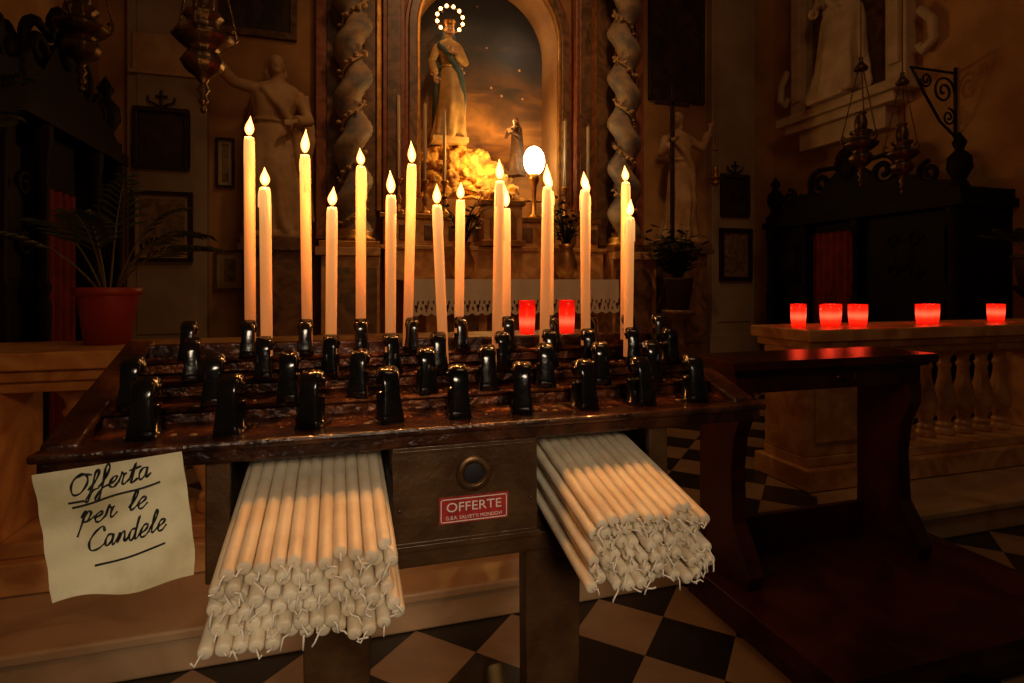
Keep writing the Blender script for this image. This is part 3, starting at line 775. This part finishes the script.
# ------------------------------------------------------------------ candle stand
stand = empty('votive_candle_stand')
b = B()
X0, X1 = -.335, .660
b.box(X0, X1, .778, .812, .928, .953); b.box(X0-.006, X1+.006, .770, .820, .946, .957)
for x in (X0, X1-.028):
    b.prism([(.80, .928), (.80, .957), (1.09, 1.052), (1.09, 1.0)], 'x', x, x+.028)
    b.prism([(.80, .95), (.80, .960), (1.095, 1.058), (1.095, 1.048)], 'x', x-.006, x+.034)
b.box(X0, X1, 1.068, 1.092, .985, 1.05)
b.make('top_frame', [M_rim], bevel=.004, parent=stand)
b = B()
TY = (.83, .90, .97, 1.04); TZ = (.955, .98, 1.005, 1.03)
b.prism([(.80, .930), (.80, .938), (1.08, 1.018), (1.08, 1.010)], 'x', X0+.02, X1-.02)
for y, z in zip(TY, TZ):
    b.box(X0+.026, X1-.026, y-.021, y+.019, z-.007, z)
    b.box(X0+.026, X1-.026, y-.021, y-.016, z-.020, z-.004)
    b.tube([(X0+.026, y-.021, z-.002), (X1-.026, y-.021, z-.002)], .004, 0, 8)
random.seed(5)
for k in range(140):
    i = random.randrange(4); r = random.uniform(.002, .006)
    b.ell((random.uniform(X0+.05, X1-.05), TY[i]+random.uniform(-.018, .015), TZ[i]), (r, r, r*.35), 1, 8, 5)
b.make('tiers', [M_tier, M_oldwax], parent=stand)
b = B()
b.prism([(.795, .812), (.795, .822), (1.06, .875), (1.06, .865)], 'x', -.16, .49); b.box(-.16, .49, 1.045, 1.06, .85, .99)
for x0, x1 in ((-.16, -.140), (.470, .49)):
    b.prism([(.795, .775 if x0 < 0 else .80), (.795, .93), (1.05, .995), (1.05, .80)], 'x', x0, x1)
b.box(-.163, -.134, .788, .80, .775, .93); b.box(.460, .493, .788, .80, .80, .93)
b.box(.04, .30, .785, .80, .762, .790); b.box(-.06, .36, .795, 1.0, .762, .785)
for x0, x1 in ((-.05, .04), (.26, .35)):
    b.prism([(x0, .77), (x1, .77), (x1-.010, 0), (x0+.010, 0)], 'y', .80, .83)
for x0, x1 in ((-.05, -.01), (.315, .355)):
    b.prism([(x0, .77), (x1, .77), (x1-.005, 0), (x0+.005, 0)], 'y', .985, 1.01)
b.box(-.14, .06, .805, .825, .785, .812); b.box(.275, .48, .805, .825, .785, .812)
b.box(-.03, .02, .82, 1.0, .22, .25); b.box(.29, .34, .82, 1.0, .22, .25); b.box(-.03, .34, .985, 1.0, .22, .25)
b.make('body_and_legs', [M_stand], bevel=.003, parent=stand)
b = B()
b.box(.066, .27, .775, 1.03, .794, .930, 0); b.box(.062, .274, .772, .79, .790, .798, 0)
b.box(.068, .268, .7735, .776, .798, .802, 0); b.box(.068, .268, .7735, .776, .922, .926, 0)
kc = (.177, .772, .888)
b.lathe([(.0255, 0), (.0255, .002), (.021, .0045), (.0165, .0045), (.0145, .002), (.013, .0005)], (0, 0, 0), 1, 28)
i0 = len(b.v)-28*6
b.xf(i0, Matrix.Translation((kc[0], .7755, kc[2])) @ Matrix.Rotation(pi/2, 4, 'X'))
b.tube([(kc[0], .7752, kc[2]), (kc[0], .7736, kc[2])], .0140, 2, 20)
for x in (.075, .261): b.ell((x, .774, .846), (.003, .002, .003), 1, 8, 5)
b.make('donation_box', [M_stand, M_steel, M_dark], bevel=.0015, parent=stand)
b = B(); b.box(.128, .226, .7725, .775, .822, .858, 0)
for q in ((.130, .224, .824, .8252), (.130, .224, .8548, .856), (.130, .1312, .824, .856), (.2228, .224, .824, .856)):
    b.box(q[0], q[1], .7718, .7725, q[2], q[3], 1)
b.make('label_plate', [M_label, M_lwhite], parent=stand)
text('label_text', 'OFFERTE', .0178, (.177, .7722, .8435), M_lwhite, stand, sx=1.12)
text('label_subtext', 'G.B.R. SALVETTI MONDOVI', .0066, (.177, .7722, .8295), M_lwhite, stand)

def clip(b, x, y, z, tw=0, s=1.):
    i0 = len(b.v)
    path = [(0, -.021, 0), (0, -.020, .014), (0, -.017, .034), (0, -.016, .050), (0, -.013, .062), (0, -.003, .070), (0, .007, .067), (0, .012, .054)]
    vs = []; fs = []; W = [.0160, .0145, .0120, .0120, .0125, .0125, .0115, .0095]; T = .0035
    K = len(path); ns = 12
    for k in range(K):
        t = (Vector(path[min(k+1, K-1)])-Vector(path[max(k-1, 0)])).normalized(); nr = Vector((1, 0, 0)).cross(t)
        for i in range(ns):
            a = 2*pi*i/ns; ca, sa = math.cos(a), math.sin(a)
            cx_ = math.copysign(abs(ca)**.6, ca)*W[k]; cy_ = math.copysign(abs(sa)**.7, sa)*T
            vs.append(Vector(path[k])+Vector((cx_, 0, 0))+nr*cy_)
    for k in range(K-1):
        for i in range(ns):
            j = (i+1) % ns; fs.append((k*ns+i, k*ns+j, (k+1)*ns+j, (k+1)*ns+i))
    fs.append(tuple(range(ns))); fs.append(tuple((K-1)*ns+i for i in range(ns)))
    b.add(vs, fs, 0, True)
    b.tube([(-.0130, -.002, .059), (.0130, -.002, .059)], .0110, 0, 16)
    b.tube([(-.0150, -.002, .059), (.0150, -.002, .059)], .0040, 0, 10)
    b.lathe([(.015, 0), (.015, .004), (.0115, .006), (.0115, .034), (.0125, .038), (.0100, .038), (.0095, .01), (0, .009)], (0, .010, 0), 0, 16)
    b.box(-.016, .016, -.022, .024, 0, .004)
    b.xf(i0, Matrix.Translation((x, y, z)) @ Matrix.Rotation(tw, 4, 'Z') @ Matrix.Rotation(random.uniform(-.06, .06), 4, 'X') @ Matrix.Scale(s, 4))
b = B(); random.seed(9)
for k in range(9): clip(b, -.238+.1005*k, TY[0], TZ[0], random.uniform(-.3, .3), 1.08)
for k in range(9): clip(b, -.273+.1*k, TY[1], TZ[1], random.uniform(-.3, .3), 1.0)
for x in (-.214, -.114, -.015, .079, .157, .268, .357, .432, .522, .60): clip(b, x, TY[2]-.012, TZ[2], random.uniform(-.25, .25), .9)
for x in (-.234, -.147, -.0586, .033, .122, .21, .30, .387, .465, .551, .62): clip(b, x, TY[3]-.012, TZ[3], random.uniform(-.25, .25), .85)
b.make('candle_clips', [M_clip], parent=stand)

CD = [(-.147, 3, 1.398, -.002), (-.114, 2, 1.304, -.003), (-.0586, 3, 1.374, -.004), (-.0149, 2, 1.277, .002), (.033, 3, 1.360, 0), (.0792, 2, 1.3006, .001),
      (.120, 3, 1.369, .008), (.160, 2, 1.287, -.012), (.2107, 3, 1.308, .003), (.266, 2, 1.334, .006), (.2997, 3, 1.296, 0), (.355, 2, 1.328, .006),
      (.3867, 3, 1.333, 0), (.4316, 2, 1.326, -.002), (.4648, 3, 1.329, .003), (.5509, 3, 1.359, .002), (.5222, 2, 1.279, .004)]
random.seed(21)
for x, r, zt, ln in CD:
    y = TY[r]-.002; zb = TZ[r]+.010; h = zt-zb; R = .0088
    b = B()
    prof = [(R*.98, -h), (R, -h*.6), (R*1.0, -.03), (R*.96, -.008), (R*.8, -.001), (R*.55, -.002), (0, -.004)]
    b.lathe(prof, (0, 0, 0), 0, 18)
    for q in range(random.randint(1, 3)):
        a = random.uniform(0, 2*pi); l = random.uniform(.02, .07)
        b.tube([(R*.8*math.cos(a), R*.8*math.sin(a), -.003), (R*math.cos(a), R*math.sin(a), -.012), (R*math.cos(a), R*math.sin(a), -l)], [.0015, .0016, .002], 0, 6)
    b.tube([(0, 0, -.006), (.0005, 0, .004), (.0015, 0, .009)], .0009, 1, 5)
    fh = random.uniform(.030, .042); fl = random.uniform(-.003, .003)
    i0 = len(b.v)
    b.lathe([(0, .002), (.0030, .004), (.0052, .009), (.0058, .014), (.0046, .020), (.0026, .026), (.0010, .031), (0, .035)], (0, 0, 0), 2, 14)
    for i in range(i0, len(b.v)):
        v = b.v[i]; t = v[2]/.035; b.v[i] = (v[0]*1.3+fl*t*t, v[1]*1.3, v[2]*fh/.035*1.05)
    for i in range(len(b.v)):
        v = b.v[i]
        if v[2] < 0: b.v[i] = (v[0]+ln*(v[2]/h), v[1], v[2])
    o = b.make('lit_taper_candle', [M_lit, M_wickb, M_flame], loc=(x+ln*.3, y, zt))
    light('flame_light', 'POINT', (0, 0, .016), .72, (1, .40, .10), .006, parent=o)

def bundle(name, x0, x1, yf, layers, zb, xr0, xr1, seed):
    random.seed(seed); b = B(); R = .0077; D = R*2.01
    for l in range(layers):
        inset = l*.25*R + (l % 2)*R
        n = int((x1-x0-2*inset)/D)
        for i in range(n+1):
            x = x0+inset+R+i*D
            if x > x1-inset: break
            z = zb+R+l*D*.87+random.uniform(-.0010, .0010)
            f = (x-x0)/(x1-x0); xb = xr0+(xr1-xr0)*f
            y0 = yf+random.uniform(-.009, .009)+(l*.002)-.010*math.sin(f*pi); dz = random.uniform(-.0015, .0015) - .003
            y1 = y0+.40+random.uniform(-.01, .01)
            x += random.uniform(-.0008, .0008)
            def P(t):
                yy = y0+(y1-y0)*t
                return (x+(xb-x)*t, yy, z+dz*(1-t)**2+.2*(yy-yf))
            pts = [P(0), P(.002), P(.008), P(.018), P(.35), P(.7), P(.995), P(1)]
            b.tube(pts, [R*.70, R*.90, R*.98, R, R, R, R, R*.8], 0, 14)
            p = Vector(P(0)); a = random.uniform(-1, 1); L = random.uniform(.006, .015)
            q = [p+Vector((0, .002, 0)), p+Vector((a*.004, -L*.5, random.uniform(-.003, .003))), p+Vector((a*.010, -L*.75, random.uniform(-.008, .004))), p+Vector((a*.014, -L*.8, random.uniform(-.014, .002)))]
            b.tube(q, .0010, 1, 5)
    return b.make(name, [M_wax, M_wick])
bundle('candle_bundle', -.134, .064, .622, 6, .7895, -.130, .058, 31)
bundle('candle_bundle', .276, .456, .622, 6, .7895, .276, .456, 32)

def pp(u, v, off=0):
    TL, TR, BL, BR = (-.334, .936), (-.184, .950), (-.307, .797), (-.163, .8146)
    x = (TL[0]*(1-u)+TR[0]*u)*(1-v)+(BL[0]*(1-u)+BR[0]*u)*v
    z = (TL[1]*(1-u)+TR[1]*u)*(1-v)+(BL[1]*(1-u)+BR[1]*u)*v
    y = .7685 - .018*v*v - .004*math.sin(u*6+v*3)*v - .014*max(0, (v-.8)/.2)**2*u - .0012*math.sin(v*23+u*4)
    return (x, y-off, z-.004*math.sin(u*pi)*v*v+.003*math.sin(u*9)*v*v)
b = B(); nu, nv = 26, 26; vs = []; fs = []
for k in range(nv+1):
    for i in range(nu+1): vs.append(pp(i/nu, k/nv))
for k in range(nv):
    for i in range(nu): a = k*(nu+1)+i; fs.append((a, a+1, a+nu+2, a+nu+1))
b.add(vs, fs, 0, True)
G = {
 'O': (1.15, [[(.6, 1.9), (.2, 1.5), (.05, .8), (.3, .1), (.7, .1), (1.0, .8), (.95, 1.5), (.6, 1.9), (.45, 1.7), (.8, 1.75), (1.2, 1.6)]]),
 'f': (.58, [[(0, .3), (.3, 1.0), (.5, 1.9), (.38, 2.25), (.22, 1.8), (.2, 0), (.15, -.8), (-.02, -.6), (.25, .1), (.6, .35)]]),
 'e': (.6, [[(0, .35), (.35, .6), (.42, .92), (.22, 1), (.06, .6), (.12, .1), (.35, 0), (.6, .35)]]),
 'r': (.62, [[(0, .35), (.10, 1.2), (.16, .98), (.44, 1.0)], [(.30, .98), (.26, .3), (.38, 0), (.62, .35)]]),
 't': (.58, [[(0, .35), (.28, 1.9), (.2, .2), (.33, 0), (.58, .35)], [(-.05, 1.25), (.6, 1.4)]]),
 'a': (.75, [[(.5, .9), (.2, 1), (.03, .5), (.15, 0), (.4, .3), (.5, .95), (.46, .2), (.56, 0), (.75, .35)]]),
 'p': (.7, [[(0, .5), (.15, 1.1), (.12, .3), (.05, -1.1)], [(.1, .5), (.32, 1), (.5, .7), (.38, .1), (.15, .1), (.4, .05), (.7, .35)]]),
 'l': (.5, [[(0, .35), (.33, 1.3), (.36, 1.95), (.22, 1.9), (.13, .3), (.27, 0), (.5, .35)]]),
 'n': (.7, [[(0, .35), (.1, 1), (.08, 0), (.16, .7), (.35, 1), (.46, .75), (.45, .1), (.55, 0), (.7, .35)]]),
 'd': (.75, [[(.5, .9), (.2, 1), (.03, .5), (.15, 0), (.4, .3), (.52, 2.0), (.46, .2), (.56, 0), (.75, .35)]]),
 'C': (.95, [[(.85, 1.5), (.7, 1.9), (.3, 1.6), (.05, .9), (.2, .1), (.6, 0), (.95, .35)]]),
 ' ': (.6, [])}
def catmull(p, n=6):
    out = []; q = [p[0]]+list(p)+[p[-1]]
    for i in range(1, len(q)-2):
        for k in range(n):
            t = k/n; a, c, d, e = q[i-1], q[i], q[i+1], q[i+2]
            out.append(tuple(.5*((2*c[j])+(-a[j]+d[j])*t+(2*a[j]-5*c[j]+4*d[j]-e[j])*t*t+(-a[j]+3*c[j]-3*d[j]+e[j])*t**3) for j in (0, 1)))
    out.append(p[-1]); return out
random.seed(77)
def write(s, u0, v0, su, sv, slope):
    x = 0
    for ch in s:
        adv, st = G[ch]; k = random.uniform(.92, 1.12); dy = random.uniform(-.12, .12)
        for q in st:
            q = [(a+random.uniform(-.03, .03), c*k+dy+random.uniform(-.05, .05)) for a, c in q]
            cm = catmull(q)
            pts = [pp(u0+su*(x+px+.22*py), v0-sv*py-slope*(x+px)*su, .0012) for px, py in cm]
            b.tube(pts, [.0011+.0003*math.sin(i*.7+x*5) for i in range(len(pts))], 1, 5)
        x += adv
write('Offerta', .20, .22, .114, .082, .08)
write('per le', .24, .46, .128, .082, .12)
write('Candele', .26, .68, .114, .082, .12)
b.tube([pp(.22+.60*k/10, .31-.08*k/10+.006*math.sin(k), .0012) for k in range(11)], .0012, 1, 5)
b.tube([pp(.30+.50*k/10, .79-.06*k/10, .0012) for k in range(11)], .0012, 1, 5)
b.tube([pp(.20+.10*k/4, .27, .0012) for k in range(5)], .0012, 1, 5)
b.make('handwritten_sign', [M_paper, M_ink])

# ------------------------------------------------------------------ lights
w = bpy.data.worlds.new('world'); sc.world = w; w.use_nodes = True
w.node_tree.nodes['Background'].inputs[0].default_value = (1, .66, .40, 1)
w.node_tree.nodes['Background'].inputs[1].default_value = .015
light('stand_fill_spot', 'SPOT', (.05, -1.5, 1.85), 105, (1, .77, .53), .35, (.07, .70, .66), spot=31, blend=.5)  # unseen fill spot added behind the camera to brighten the stand front
light('background_fill_area', 'AREA', (1.5, .2, 5.6), 17, (1, .52, .22), 1.5, (1.5, 5.5, 2.2))  # unseen area fill added overhead to lift the dark background walls
light('altar_fill_spot', 'SPOT', (1.5, 2.6, 6.4), 190, (1, .50, .20), .2, (1.5, 5.9, 2.4), spot=62)  # unseen fill added overhead to brighten the altar cloth and nearby statues

cam = bpy.data.cameras.new('camera'); co = bpy.data.objects.new('camera', cam); sc.collection.objects.link(co)
co.location = (0, 0, 1.15); co.rotation_euler = (pi/2, 0, -math.radians(16.7))
cam.lens = 20; cam.sensor_width = 36; cam.shift_y = -.0552; cam.clip_start = .02
sc.camera = co
